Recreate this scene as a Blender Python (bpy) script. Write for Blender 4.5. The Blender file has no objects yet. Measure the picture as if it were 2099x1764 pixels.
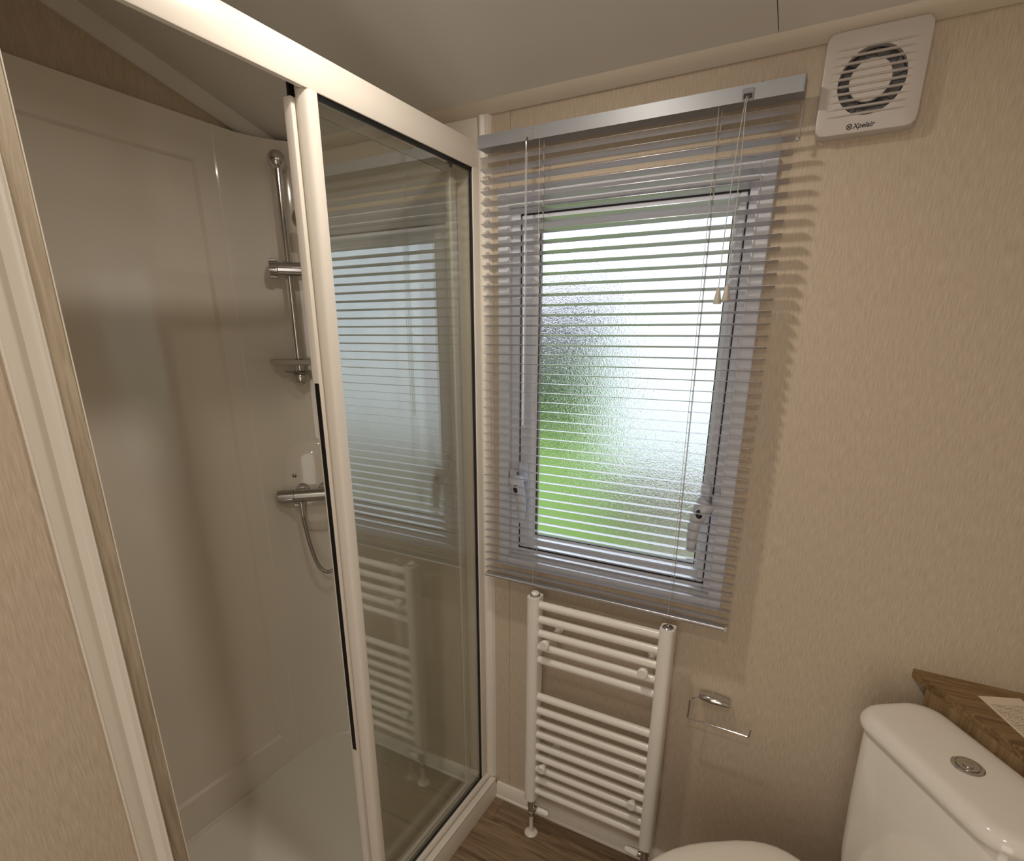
import bpy, bmesh, math, random
from mathutils import Vector, Matrix
random.seed(7)
PI = math.pi
S = bpy.context.scene
COL = S.collection

# ------------------------------------------------------------------ camera
cd = bpy.data.cameras.new('camera')
cam = bpy.data.objects.new('camera', cd)
COL.objects.link(cam)
R0 = (0.87707591, 0.48032813, 0.00476826)
R1 = (0.1527436, -0.2694699, -0.95081826)
R2 = (-0.45541986, 0.83466811, -0.30971261)
cam.matrix_world = Matrix(((R0[0], -R1[0], -R2[0], 0.81255866),
                           (R0[1], -R1[1], -R2[1], -1.31060777),
                           (R0[2], -R1[2], -R2[2], 1.50175153),
                           (0, 0, 0, 1)))
cd.sensor_fit = 'HORIZONTAL'
cd.sensor_width = 36.0
cd.lens = 1131.38 * 36.0 / 2099.0
cd.shift_x = (1049.5 - 1055.51) / 2099.0
cd.shift_y = (1060.85 - 882.0) / 2099.0
cd.clip_start = 0.01
S.camera = cam

# ------------------------------------------------------------------ world, lamp light, exposure
w = bpy.data.worlds.new('sky')
S.world = w
w.use_nodes = True
bg = w.node_tree.nodes['Background']
bg.inputs[0].default_value = (0.82, 0.90, 1.0, 1)
# overcast sky: brightest overhead, a third of that at the horizon
_n, _l = w.node_tree.nodes, w.node_tree.links
_tc = _n.new('ShaderNodeTexCoord'); _sp = _n.new('ShaderNodeSeparateXYZ')
_cl = _n.new('ShaderNodeMath'); _cl.operation = 'MAXIMUM'; _cl.inputs[1].default_value = 0.0
_ma = _n.new('ShaderNodeMath'); _ma.operation = 'MULTIPLY_ADD'; _ma.inputs[1].default_value = 2.0; _ma.inputs[2].default_value = 1.0
_mu = _n.new('ShaderNodeMath'); _mu.operation = 'MULTIPLY'; _mu.inputs[1].default_value = 1.25
_l.new(_tc.outputs['Generated'], _sp.inputs[0]); _l.new(_sp.outputs['Z'], _cl.inputs[0])
_l.new(_cl.outputs[0], _ma.inputs[0]); _l.new(_ma.outputs[0], _mu.inputs[0]); _l.new(_mu.outputs[0], bg.inputs[1])

LAMP = Vector((0.29, -0.57, 2.135))
ld = bpy.data.lights.new('lamp_light', 'AREA')
ld.shape = 'DISK'
ld.size = 0.07
ld.energy = 3.2
ld.spread = math.radians(160)
ld.color = (1.0, 0.91, 0.80)
lo = bpy.data.objects.new('lamp_light', ld)
COL.objects.link(lo)
lo.location = LAMP
# added fill lamp behind the camera, in the form of a second downlight
ld2 = bpy.data.lights.new('rear_fill_light', 'AREA')
ld2.shape = 'DISK'
ld2.size = 0.055
ld2.energy = 3.4
ld2.color = (1.0, 0.91, 0.80)
lo2 = bpy.data.objects.new('rear_fill_light', ld2)
COL.objects.link(lo2)
lo2.location = (0.75, -1.55, 2.30)
# added soft fill panel behind the camera; the wall there has no opening
ld3 = bpy.data.lights.new('fill_panel_light', 'AREA')
ld3.shape = 'RECTANGLE'
ld3.size = 0.70
ld3.size_y = 1.85
ld3.energy = 5.0
ld3.color = (1.0, 0.95, 0.88)
lo3 = bpy.data.objects.new('fill_panel_light', ld3)
COL.objects.link(lo3)
lo3.location = (0.85, -2.08, 1.0)
lo3.rotation_euler = (math.radians(90), 0, 0)

S.view_settings.view_transform = 'Standard'
S.view_settings.look = 'None'
S.view_settings.exposure = 0.22
S.view_settings.gamma = 1.0
S.view_settings.use_curve_mapping = False
S.cycles.use_denoising = True
S.cycles.max_bounces = 12
S.cycles.transparent_max_bounces = 24
S.cycles.sample_clamp_indirect = 4.0
S.cycles.blur_glossy = 0.5

# ------------------------------------------------------------------ materials
def srgb(r, g, b):
    f = lambda c: (c / 255.0) / 12.92 if c / 255.0 <= 0.04045 else ((c / 255.0 + 0.055) / 1.055) ** 2.4
    return (f(r), f(g), f(b), 1)

def mat(name, col, rough=0.5, metal=0.0, spec=0.5, coat=0.0):
    m = bpy.data.materials.new(name)
    m.use_nodes = True
    b = m.node_tree.nodes['Principled BSDF']
    b.inputs['Base Color'].default_value = col
    b.inputs['Roughness'].default_value = rough
    b.inputs['Metallic'].default_value = metal
    b.inputs['Specular IOR Level'].default_value = spec
    b.inputs['Coat Weight'].default_value = coat
    return m

def add_bump(m, scale=(1, 1, 1), nscale=100.0, strength=0.1, dist=0.001, c2=None, detail=4, fac=(0.35, 0.65), rot=(0, 0, 0)):
    """noise-driven relief, and optionally a second colour along the same noise"""
    nt = m.node_tree; N = nt.nodes; L = nt.links
    b = N['Principled BSDF']
    tc = N.new('ShaderNodeTexCoord'); mp = N.new('ShaderNodeMapping')
    mp.inputs['Scale'].default_value = scale
    mp.inputs['Rotation'].default_value = rot
    no = N.new('ShaderNodeTexNoise'); no.inputs['Scale'].default_value = nscale; no.inputs['Detail'].default_value = detail
    L.new(tc.outputs['Object'], mp.inputs[0]); L.new(mp.outputs[0], no.inputs['Vector'])
    bp = N.new('ShaderNodeBump'); bp.inputs['Strength'].default_value = strength; bp.inputs['Distance'].default_value = dist
    L.new(no.outputs[0], bp.inputs['Height']); L.new(bp.outputs[0], b.inputs['Normal'])
    if c2:
        r = N.new('ShaderNodeValToRGB')
        r.color_ramp.elements[0].position = fac[0]; r.color_ramp.elements[1].position = fac[1]
        r.color_ramp.elements[0].color = c2; r.color_ramp.elements[1].color = b.inputs['Base Color'].default_value[:]
        L.new(no.outputs[0], r.inputs[0]); L.new(r.outputs[0], b.inputs['Base Color'])
    return m

M = {}
M['wallpaper'] = add_bump(mat('wallpaper', srgb(210, 195, 175), 0.62), (1, 1, 0.09), 420, 0.28, 0.0006, srgb(190, 173, 151), 3, (0.3, 0.7))
M['ceiling'] = add_bump(mat('ceiling', srgb(228, 224, 218), 0.55), (1, 1, 1), 400, 0.15, 0.0004)
M['coving'] = mat('coving', srgb(214, 203, 184), 0.4)
M['plastic'] = mat('plastic', srgb(226, 218, 205), 0.28)
M['frame_white'] = mat('frame_white', srgb(236, 229, 218), 0.32)
M['liner'] = add_bump(mat('liner', srgb(238, 231, 220), 0.07, spec=0.8), (1, 1, 1), 5, 0.02, 0.002, None, 1)
M['tray'] = add_bump(mat('tray', srgb(236, 232, 222), 0.3), (1, 1, 1), 600, 0.1, 0.0003)
M['upvc'] = mat('upvc', srgb(220, 223, 233), 0.25)
M['upvc_shine'] = mat('upvc_shine', srgb(232, 232, 232), 0.2)
M['slat'] = mat('slat', srgb(198, 197, 200), 0.30, 0.75, 0.6)
M['headrail'] = mat('headrail', srgb(160, 163, 168), 0.42, 0.35)
M['cord'] = mat('cord', srgb(196, 190, 180), 0.8)
M['tassel'] = mat('tassel', srgb(190, 184, 172), 0.5)
M['black'] = mat('black', srgb(14, 13, 15), 0.4)
M['dark_gap'] = mat('dark_gap', srgb(40, 40, 44), 0.6)
M['chrome'] = mat('chrome', srgb(205, 205, 205), 0.12, 1.0)
M['brushed'] = mat('brushed', srgb(170, 168, 162), 0.28, 1.0)
M['radiator'] = mat('radiator', srgb(240, 236, 228), 0.25, coat=0.3)
M['ceramic'] = mat('ceramic', srgb(238, 233, 224), 0.1, coat=0.6)
M['seat'] = mat('seat', srgb(236, 231, 220), 0.22, coat=0.2)
M['fan_white'] = mat('fan_white', srgb(206, 198, 192), 0.35)
M['fan_grey'] = mat('fan_grey', srgb(120, 117, 118), 0.35)
M['print'] = mat('print', srgb(50, 45, 42), 0.6)
M['paper'] = mat('paper', srgb(215, 200, 180), 0.7)
M['soap'] = mat('soap', srgb(190, 182, 170), 0.3)
M['outside_white'] = mat('outside_white', srgb(236, 238, 240), 0.6)

def wood(name, c1, c2, along='X', sc=1.0, rough=0.45):
    m = mat(name, c1, rough)
    nt = m.node_tree; N = nt.nodes; L = nt.links; b = N['Principled BSDF']
    tc = N.new('ShaderNodeTexCoord'); mp = N.new('ShaderNodeMapping')
    s = {'X': (2.2, 30, 30), 'Y': (30, 2.2, 30), 'Z': (30, 30, 2.2)}[along]
    mp.inputs['Scale'].default_value = [v * sc for v in s]
    oi = N.new('ShaderNodeObjectInfo')
    va = N.new('ShaderNodeVectorMath'); va.operation = 'ADD'
    mu = N.new('ShaderNodeMath'); mu.operation = 'MULTIPLY'; mu.inputs[1].default_value = 37.0
    L.new(oi.outputs['Random'], mu.inputs[0])
    L.new(tc.outputs['Object'], mp.inputs[0]); L.new(mp.outputs[0], va.inputs[0]); L.new(mu.outputs[0], va.inputs[1])
    no = N.new('ShaderNodeTexNoise'); no.inputs['Scale'].default_value = 1.6; no.inputs['Detail'].default_value = 9
    no.inputs['Distortion'].default_value = 1.2; no.inputs['Roughness'].default_value = 0.62
    L.new(va.outputs[0], no.inputs['Vector'])
    r = N.new('ShaderNodeValToRGB')
    r.color_ramp.elements[0].position = 0.33; r.color_ramp.elements[0].color = c2
    r.color_ramp.elements[1].position = 0.62; r.color_ramp.elements[1].color = c1
    L.new(no.outputs[0], r.inputs[0]); L.new(r.outputs[0], b.inputs['Base Color'])
    bp = N.new('ShaderNodeBump'); bp.inputs['Strength'].default_value = 0.15; bp.inputs['Distance'].default_value = 0.001
    L.new(no.outputs[0], bp.inputs['Height']); L.new(bp.outputs[0], b.inputs['Normal'])
    return m
M['floor_wood'] = wood('floor_wood', srgb(150, 127, 100), srgb(100, 79, 58), 'X', 1.0, 0.4)
M['shelf_wood'] = wood('shelf_wood', srgb(150, 122, 84), srgb(92, 68, 40), 'X', 1.6, 0.5)
M['panel_wood'] = wood('panel_wood', srgb(158, 132, 96), srgb(112, 88, 58), 'Z', 1.0, 0.5)
M['trim_wood'] = wood('trim_wood', srgb(186, 172, 150), srgb(158, 142, 120), 'Z', 2.2, 0.5)

def screen_glass(name, tint, f0):
    m = bpy.data.materials.new(name); m.use_nodes = True
    nt = m.node_tree; N = nt.nodes; L = nt.links; N.remove(N['Principled BSDF'])
    out = N['Material Output']
    t = N.new('ShaderNodeBsdfTransparent'); t.inputs[0].default_value = tint
    g = N.new('ShaderNodeBsdfGlossy'); g.inputs['Roughness'].default_value = 0.0; g.inputs[0].default_value = (0.96, 0.98, 1.0, 1)
    lw = N.new('ShaderNodeLayerWeight'); lw.inputs[0].default_value = 0.5
    p = N.new('ShaderNodeMath'); p.operation = 'POWER'; p.inputs[1].default_value = 5
    a = N.new('ShaderNodeMath'); a.operation = 'MULTIPLY_ADD'; a.inputs[1].default_value = 1 - f0; a.inputs[2].default_value = f0
    L.new(lw.outputs['Facing'], p.inputs[0]); L.new(p.outputs[0], a.inputs[0])
    mx = N.new('ShaderNodeMixShader')
    L.new(a.outputs[0], mx.inputs[0]); L.new(t.outputs[0], mx.inputs[1]); L.new(g.outputs[0], mx.inputs[2])
    L.new(mx.outputs[0], out.inputs[0])
    return m
M['glass'] = screen_glass('glass', (0.93, 0.94, 0.915, 1), 0.14)

def frosted():
    m = mat('frosted', (0.97, 0.99, 1.0, 1), 0.07)
    b = m.node_tree.nodes['Principled BSDF']
    b.inputs['Transmission Weight'].default_value = 1.0
    b.inputs['IOR'].default_value = 1.45
    nt = m.node_tree; N = nt.nodes; L = nt.links
    tc = N.new('ShaderNodeTexCoord')
    no = N.new('ShaderNodeTexNoise'); no.inputs['Scale'].default_value = 190; no.inputs['Detail'].default_value = 1.5
    no.inputs['Distortion'].default_value = 1.5
    L.new(tc.outputs['Object'], no.inputs['Vector'])
    bp = N.new('ShaderNodeBump'); bp.inputs['Strength'].default_value = 0.45; bp.inputs['Distance'].default_value = 0.0016
    L.new(no.outputs[0], bp.inputs['Height']); L.new(bp.outputs[0], b.inputs['Normal'])
    return m
M['frosted'] = frosted()

def clear_plastic():
    m = mat('clear_plastic', (0.9, 0.9, 0.92, 1), 0.08)
    b = m.node_tree.nodes['Principled BSDF']; b.inputs['Transmission Weight'].default_value = 0.75
    return m
M['clear_plastic'] = clear_plastic()

def emis(name, col, s):
    m = bpy.data.materials.new(name); m.use_nodes = True
    b = m.node_tree.nodes['Principled BSDF']
    b.inputs['Emission Color'].default_value = col; b.inputs['Emission Strength'].default_value = s
    return m
M['lamp_lens'] = emis('lamp_lens', (1, 0.82, 0.6, 1), 25)

M['grass'] = add_bump(mat('grass', srgb(100, 128, 46), 0.9), (1, 1, 1), 12, 0.3, 0.02, srgb(80, 110, 34))
M['paving'] = mat('paving', srgb(120, 116, 98), 0.9)
M['hedge_green'] = mat('hedge_green', srgb(50, 72, 34), 0.9)
M['heather'] = mat('heather', srgb(98, 78, 100), 0.9)

# ------------------------------------------------------------------ mesh helpers (all coordinates are world coordinates)
ROOT = {}      # object name -> world offset of its local space

def finish(bm, angle=35):
    bmesh.ops.recalc_face_normals(bm, faces=bm.faces)
    for f in bm.faces: f.smooth = True
    a = math.radians(angle)
    for e in bm.edges:
        if len(e.link_faces) != 2 or e.calc_face_angle(0) > a: e.smooth = False

def obj(name, bm, m, parent=None, label=None, raw=False, angle=35):
    off = ROOT.get(parent.name, Vector((0, 0, 0))) if parent else Vector((0, 0, 0))
    finish(bm, angle)
    if off.length and not raw: bmesh.ops.translate(bm, verts=bm.verts, vec=-off)
    me = bpy.data.meshes.new(name); bm.to_mesh(me); bm.free()
    ms = m if isinstance(m, (list, tuple)) else [m]
    for k in ms: me.materials.append(M[k])
    o = bpy.data.objects.new(name, me); COL.objects.link(o)
    if parent: o.parent = parent
    ROOT[o.name] = off
    if label: o['label'] = label
    return o

def thing(name, label, cat, loc=(0, 0, 0), group=None):
    o = bpy.data.objects.new(name, None); COL.objects.link(o)
    o.location = loc; o.empty_display_size = 0.05
    o['label'] = label; o['category'] = cat
    if group: o['group'] = group
    ROOT[o.name] = Vector(loc)
    return o

def tag(o, label, cat, group=None):
    o['label'] = label; o['category'] = cat
    if group: o['group'] = group
    return o

def struct(name, bm, m, **k):
    o = obj(name, bm, m, **k); o['kind'] = 'structure'; return o

def box(bm, x0, x1, y0, y1, z0, z1, bev=0.0, seg=2):
    r = bmesh.ops.create_cube(bm, size=1.0)
    vs = r['verts']
    for v in vs:
        v.co = Vector((x0 + (v.co.x + .5) * (x1 - x0), y0 + (v.co.y + .5) * (y1 - y0), z0 + (v.co.z + .5) * (z1 - z0)))
    if bev > 0:
        es = list({e for v in vs for e in v.link_edges})
        bmesh.ops.bevel(bm, geom=es, offset=bev, segments=seg, affect='EDGES', profile=0.5)
    return vs

def B(*a, **k):
    bm = bmesh.new(); box(bm, *a, **k); return bm

def frame_of(d):
    d = Vector(d).normalized()
    u = d.cross(Vector((0, 0, 1)))
    if u.length < 1e-4: u = Vector((1, 0, 0))
    u.normalize(); v = u.cross(d).normalized()
    return u, v

def tube(bm, pts, r, seg=12, caps=True, rads=None, close=False):
    """swept round tube along pts"""
    pts = [Vector(p) for p in pts]; n = len(pts)
    rings = []; pu = None
    for i, p in enumerate(pts):
        if close: d = pts[(i + 1) % n] - pts[i - 1]
        else: d = pts[min(i + 1, n - 1)] - pts[max(i - 1, 0)]
        d.normalize()
        if pu is None: u, v = frame_of(d)
        else:
            u = pu - d * pu.dot(d); u.normalize(); v = u.cross(d).normalized()
        pu = u
        rr = rads[i] if rads else r
        rings.append([bm.verts.new(p + (u * math.cos(t * 2 * PI / seg) + v * math.sin(t * 2 * PI / seg)) * rr) for t in range(seg)])
    for i in range(n if close else n - 1):
        a, b = rings[i], rings[(i + 1) % n]
        for t in range(seg):
            bm.faces.new((a[t], a[(t + 1) % seg], b[(t + 1) % seg], b[t]))
    if caps and not close:
        bm.faces.new(rings[0]); bm.faces.new(rings[-1])
    return bm

def lathe(bm, origin, axis, prof, seg=24):
    """prof: (distance along axis, radius) pairs"""
    o = Vector(origin); a = Vector(axis).normalized(); u, v = frame_of(a)
    rings = []
    for h, r in prof:
        if r < 1e-6: rings.append([bm.verts.new(o + a * h)])
        else: rings.append([bm.verts.new(o + a * h + (u * math.cos(t * 2 * PI / seg) + v * math.sin(t * 2 * PI / seg)) * r) for t in range(seg)])
    for i in range(len(rings) - 1):
        p, q = rings[i], rings[i + 1]
        for t in range(seg):
            t2 = (t + 1) % seg
            if len(p) == 1 and len(q) == 1: continue
            if len(p) == 1: bm.faces.new((p[0], q[t], q[t2]))
            elif len(q) == 1: bm.faces.new((p[t], p[t2], q[0]))
            else: bm.faces.new((p[t], p[t2], q[t2], q[t]))
    if len(rings[0]) > 1: bm.faces.new(rings[0])
    if len(rings[-1]) > 1: bm.faces.new(rings[-1])
    return bm

def prism(bm, poly, fn, h0, h1):
    """extrude 2D poly; fn(a,b,h) -> world point"""
    a = [bm.verts.new(fn(p[0], p[1], h0)) for p in poly]
    b = [bm.verts.new(fn(p[0], p[1], h1)) for p in poly]
    n = len(poly)
    for i in range(n): bm.faces.new((a[i], a[(i + 1) % n], b[(i + 1) % n], b[i]))
    bm.faces.new(a); bm.faces.new(b[::-1])
    return bm

def loft(bm, rings, caps=True):
    vs = [[bm.verts.new(Vector(p)) for p in r] for r in rings]
    n = len(vs[0])
    for i in range(len(vs) - 1):
        for t in range(n):
            bm.faces.new((vs[i][t], vs[i][(t + 1) % n], vs[i + 1][(t + 1) % n], vs[i + 1][t]))
    if caps: bm.faces.new(vs[0]); bm.faces.new(vs[-1])
    return bm

def rrect(hx, hy, r, seg=6):
    out = []
    for cx, cy, a0 in ((hx - r, hy - r, 0), (-hx + r, hy - r, 90), (-hx + r, -hy + r, 180), (hx - r, -hy + r, 270)):
        for i in range(seg + 1):
            a = math.radians(a0 + 90 * i / seg)
            out.append((cx + r * math.cos(a), cy + r * math.sin(a)))
    return out

def smooth_pts(ctrl, n=10):
    """Catmull-Rom through control points"""
    P = [Vector(c) for c in ctrl]; P = [P[0] * 2 - P[1]] + P + [P[-1] * 2 - P[-2]]
    out = []
    for i in range(1, len(P) - 2):
        for k in range(n):
            t = k / n; a, b, c, d = P[i - 1], P[i], P[i + 1], P[i + 2]
            out.append(0.5 * ((2 * b) + (c - a) * t + (2 * a - 5 * b + 4 * c - d) * t * t + (3 * b - a - 3 * c + d) * t ** 3))
    out.append(P[-2]); return out

# ------------------------------------------------------------------ dimensions
XR, YF = 1.42, -2.10                     # right wall, wall behind the photographer
WX = -0.66                               # face of the shower lining on the left
def ceil_z(y): return 2.013 + 0.272 * (-y)

# ------------------------------------------------------------------ setting
fl = struct('floor', B(-0.75, XR + .05, YF - .05, 0.06, -0.05, -0.0035), 'dark_gap')
PW, PL = 0.152, 1.22
k = 0
y = 0.06
plank_mesh = None
row = 0
while y > YF:
    off = [0.35, -0.31, 0.72, 0.05, -0.6][row % 5]
    x = -1.5 + off
    while x < XR:
        a, b_ = max(x, 0.0), min(x + PL, XR)
        c0, c1 = max(y - PW, YF), min(y, 0.0)
        if b_ - a > 0.02 and c1 - c0 > 0.01:
            obj('plank', B(a + .0004, b_ - .0004, c0 + .0004, c1 - .0004, -0.0034, 0.0, bev=0.0006, seg=1), 'floor_wood', fl)
        x += PL
    y -= PW; row += 1

# window wall: backing with a hole, faced by wallpapered panels
HX0, HX1, HZ0, HZ1 = 0.078, 0.645, 0.905, 1.802
bm = bmesh.new()
box(bm, -0.72, HX0, 0.006, 0.06, -0.02, 2.10); box(bm, HX1, XR + .05, 0.006, 0.06, -0.02, 2.10)
box(bm, HX0, HX1, 0.006, 0.06, -0.02, HZ0); box(bm, HX0, HX1, 0.006, 0.06, HZ1, 2.10)
wb = struct('wall_back', bm, 'wallpaper')
bm = bmesh.new(); box(bm, -0.72, 0.0798, 0.0, 0.006, 0, HZ0); box(bm, -0.72, HX0, 0, 0.006, HZ0, HZ1); box(bm, -0.72, 0.0798, 0.0, 0.006, HZ1, 2.10)
obj('panel', bm, 'wallpaper', wb)
bm = bmesh.new(); box(bm, 0.0808, XR, 0.0, 0.006, 0, HZ0); box(bm, HX1, XR, 0.0, 0.006, HZ0, HZ1); box(bm, 0.0808, XR, 0, 0.006, HZ1, 2.10)
obj('panel', bm, 'wallpaper', wb)

struct('wall_right', B(XR, XR + .05, YF, 0.06, 0, 2.75), 'wallpaper')
struct('wall_front', B(-0.75, XR + .05, YF - .05, YF, 0, 2.75), 'wallpaper')
struct('wall_left', B(-0.05, 0.0, YF, -1.0, 0, 2.75), 'wallpaper')
struct('wall_shower', B(-0.73, -0.05, -1.03, -0.985, 0, 2.75), 'wallpaper')
struct('wall_shower_side', B(-0.73, -0.68, -1.03, 0.06, 0, 2.45), 'wallpaper')

def ceil_part(x0, x1):
    bm = bmesh.new()
    prism(bm, [(0.06, ceil_z(0.06)), (YF, ceil_z(YF)), (YF, ceil_z(YF) + .04), (0.06, ceil_z(0.06) + .04)], lambda a, b, h: Vector((h, a, b)), x0, x1)
    return bm
ce = struct('ceiling', ceil_part(-0.75, XR + .05), 'dark_gap')
ce.location.z = 0.0045
SEAM = 0.645
bm = ceil_part(-0.75, SEAM - .0008); bmesh.ops.scale(bm, vec=(1, 1, 1), verts=bm.verts)
for v in bm.verts:
    if v.co.z > ceil_z(v.co.y) + .01: v.co.z -= .035
obj('panel', bm, 'ceiling', ce, raw=True).location.z = -0.0045
bm = ceil_part(SEAM + .0008, XR + .05)
for v in bm.verts:
    if v.co.z > ceil_z(v.co.y) + .01: v.co.z -= .035
obj('panel', bm, 'ceiling', ce, raw=True).location.z = -0.0045

# coving along the window wall and up the slope of the left wall
bm = bmesh.new()
prism(bm, [(0.0, 2.000), (-0.006, 1.999), (-0.020, 2.006), (-0.030, 2.0205), (-0.030, 2.030), (0.0, 2.030)], lambda a, b, h: Vector((h, a, b)), -0.66, XR)
struct('trim_1', bm, 'coving')
bm = bmesh.new()
prism(bm, [(-0.68, -0.034), (-0.672, -0.034), (-0.655, -0.018), (-0.648, 0.0), (-0.648, 0.01), (-0.68, 0.01)],
      lambda a, b, h: Vector((a, h, ceil_z(h) + b)), -0.985, 0.0)
struct('trim_2', bm, 'ceiling')

# skirting below the window
bm = bmesh.new()
prism(bm, [(0.0, 0), (-0.014, 0), (-0.014, 0.006), (-0.011, 0.010), (-0.011, 0.048), (-0.007, 0.057), (0.0, 0.058)], lambda a, b, h: Vector((h, a, b)), 0.036, XR)
struct('baseboard_back', bm, 'frame_white')

# partition edge on the left: wood strip, wall edging strip
struct('trim_3', B(-0.05, 0.006, -0.9810, -0.9585, 0.0, 2.24, bev=0.0004), 'trim_wood')
bm = bmesh.new(); box(bm, 0.0, 0.0025, -1.0225, -1.0195, 0, 2.27, bev=.0008, seg=1)
struct('trim_4', bm, 'frame_white')
struct('trim_5', B(0.0, 0.0012, -1.0195, -0.990, 0, 2.27), 'plastic')

struct('trim_6', B(-0.05, 0.0068, -0.9585, -0.9570, 0.0, 2.24, bev=0.0003), 'plastic')

# ------------------------------------------------------------------ window
win = bpy.data.objects.new('window_1', None); COL.objects.link(win)
win.location = (0.36, 0.0, 0.877); ROOT['window_1'] = Vector(win.location); win['kind'] = 'structure'
def ring(bm, x0, x1, z0, z1, t, y0, y1, bev=0.002):
    tl, tr, tb, tt = t if isinstance(t, tuple) else (t,) * 4
    box(bm, x0, x0 + tl, y0, y1, z0, z1, bev=bev, seg=1); box(bm, x1 - tr, x1, y0, y1, z0, z1, bev=bev, seg=1)
    box(bm, x0 + tl, x1 - tr, y0, y1, z0, z0 + tb, bev=bev, seg=1); box(bm, x0 + tl, x1 - tr, y0, y1, z1 - tt, z1, bev=bev, seg=1)
bm = bmesh.new(); ring(bm, 0.050, 0.671, 0.876, 1.830, (0.030, 0.030, 0.028, 0.028), -0.009, 0.004)
obj('window_trim', bm, 'upvc', win)
bm = bmesh.new()
for x in (0.0495, 0.6465):
    for z in (0.8755, 1.8055): box(bm, x, x + .025, -0.0105, 0.0, z, z + .025, bev=.001, seg=1)
obj('corner_cap', bm, 'upvc', win)
bm = bmesh.new(); ring(bm, 0.079, 0.645, 0.903, 1.803, 0.0035, -0.0125, 0.012, 0.001)
obj('trim_lip', bm, 'upvc_shine', win)
bm = bmesh.new(); ring(bm, 0.082, 0.642, 0.906, 1.800, (.024, .018, .020, .014), 0.004, 0.055)
obj('frame', bm, 'upvc', win)
bm = bmesh.new(); ring(bm, 0.1055, 0.6245, 0.9255, 1.7865, .0045, 0.010, 0.052, 0)
obj('weather_seal', bm, 'black', win)
bm = bmesh.new(); ring(bm, 0.1095, 0.6205, 0.930, 1.782, (.032, .015, .027, .022), 0.006, 0.050, 0.002)
sash = obj('sash', bm, 'upvc', win)
bm = bmesh.new()
xa, xb, za, zb2 = 0.1415, 0.6055, 0.957, 1.760
cs = [(xa, za), (xb, za), (xb, zb2), (xa, zb2)]; g_ = .0108
ci = [(xa + g_, za + g_), (xb - g_, za + g_), (xb - g_, zb2 - g_), (xa + g_, zb2 - g_)]
rg_ = [[bm.verts.new((p[0], yy, p[1])) for p in c_] for c_, yy in ((cs, .0085), (ci, .021), (ci, .034), (cs, .034))]
for k_ in range(4):
    for t_ in range(4): bm.faces.new((rg_[k_][t_], rg_[k_][(t_ + 1) % 4], rg_[(k_ + 1) % 4][(t_ + 1) % 4], rg_[(k_ + 1) % 4][t_]))
obj('glazing_bead', bm, 'upvc_shine', sash)
bm = bmesh.new(); ring(bm, 0.1513, 0.5957, 0.9668, 1.7502, .0026, 0.0205, 0.034, 0)
obj('glazing_gasket', bm, 'black', sash)
obj('window_pane', B(0.150, 0.598, 0.0290, 0.0345, 0.964, 1.753), 'frosted', win, 'rippled obscure glass')

def handle(cx, cz, side):
    # backplate, curved lever hanging down, lock button
    bm = bmesh.new()
    poly = rrect(0.0105, 0.031, 0.0104, 8)
    f = lambda a, b, h: Vector((cx + a, h, cz + .035 + b))
    prism(bm, poly, f, 0.006, -0.006); prism(bm, rrect(0.009, 0.0295, 0.0089, 8), f, -0.006, -0.009)
    h = obj('window_handle', bm, 'upvc', win)
    pts = smooth_pts([(cx + side * -0.010, -.030, cz + .022), (cx + side * -.002, -0.036, cz + 0.008), (cx + side * 0.006, -.037, cz - .012),
                      (cx + side * .012, -.036, cz - .035), (cx + side * .014, -.038, cz - .065), (cx + side * .014, -.042, cz - .092), (cx + side * .014, -.044, cz - .100)], 6)
    n = len(pts); rads = []
    for i in range(n):
        t = i / (n - 1)
        rads.append(0.0155 * (1 - t) ** 1.2 + 0.0082 if t < .97 else .006)
    rads[0] = .010
    bm = bmesh.new(); tube(bm, pts, .01, 14, True, rads)
    for v in bm.verts: v.co.y = -0.036 + (v.co.y + 0.036) * 0.62
    obj('lever', bm, 'upvc', h)
    bm = bmesh.new(); tube(bm, [(cx, -.008, cz + .016), (cx - side * .001, -.034, cz + .014)], .010, 14)
    obj('spindle_boss', bm, 'upvc', h)
    bm = bmesh.new(); lathe(bm, (cx + side * .002, -.0445, cz - .002), (0.25 * 1, -1, 0), [(-.003, .0085), (.003, .0085), (.0042, .007), (.0042, 0)], 18)
    for v in bm.verts: v.co.z = (v.co.z - cz) * 1.35 + cz
    obj('lock_button', bm, 'black', h)
    bm = bmesh.new(); sx = cx - side * 0.027
    prism(bm, rrect(0.010, 0.024, 0.0099, 8), lambda a, b, h_: Vector((sx + a, h_, cz + .018 + b)), 0.006, -0.010)
    obj('strike_plate', bm, 'upvc', win)
handle(0.124, 1.118, 1)
handle(0.607, 1.122, -1)

# ------------------------------------------------------------------ venetian blind
bl = thing('venetian_blind', 'silver grey metal venetian blind hanging lowered with open slats in front of the window', 'blind', (0.367, -0.055, 1.936))
L0 = Vector(bl.location)
bm = bmesh.new()
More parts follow.
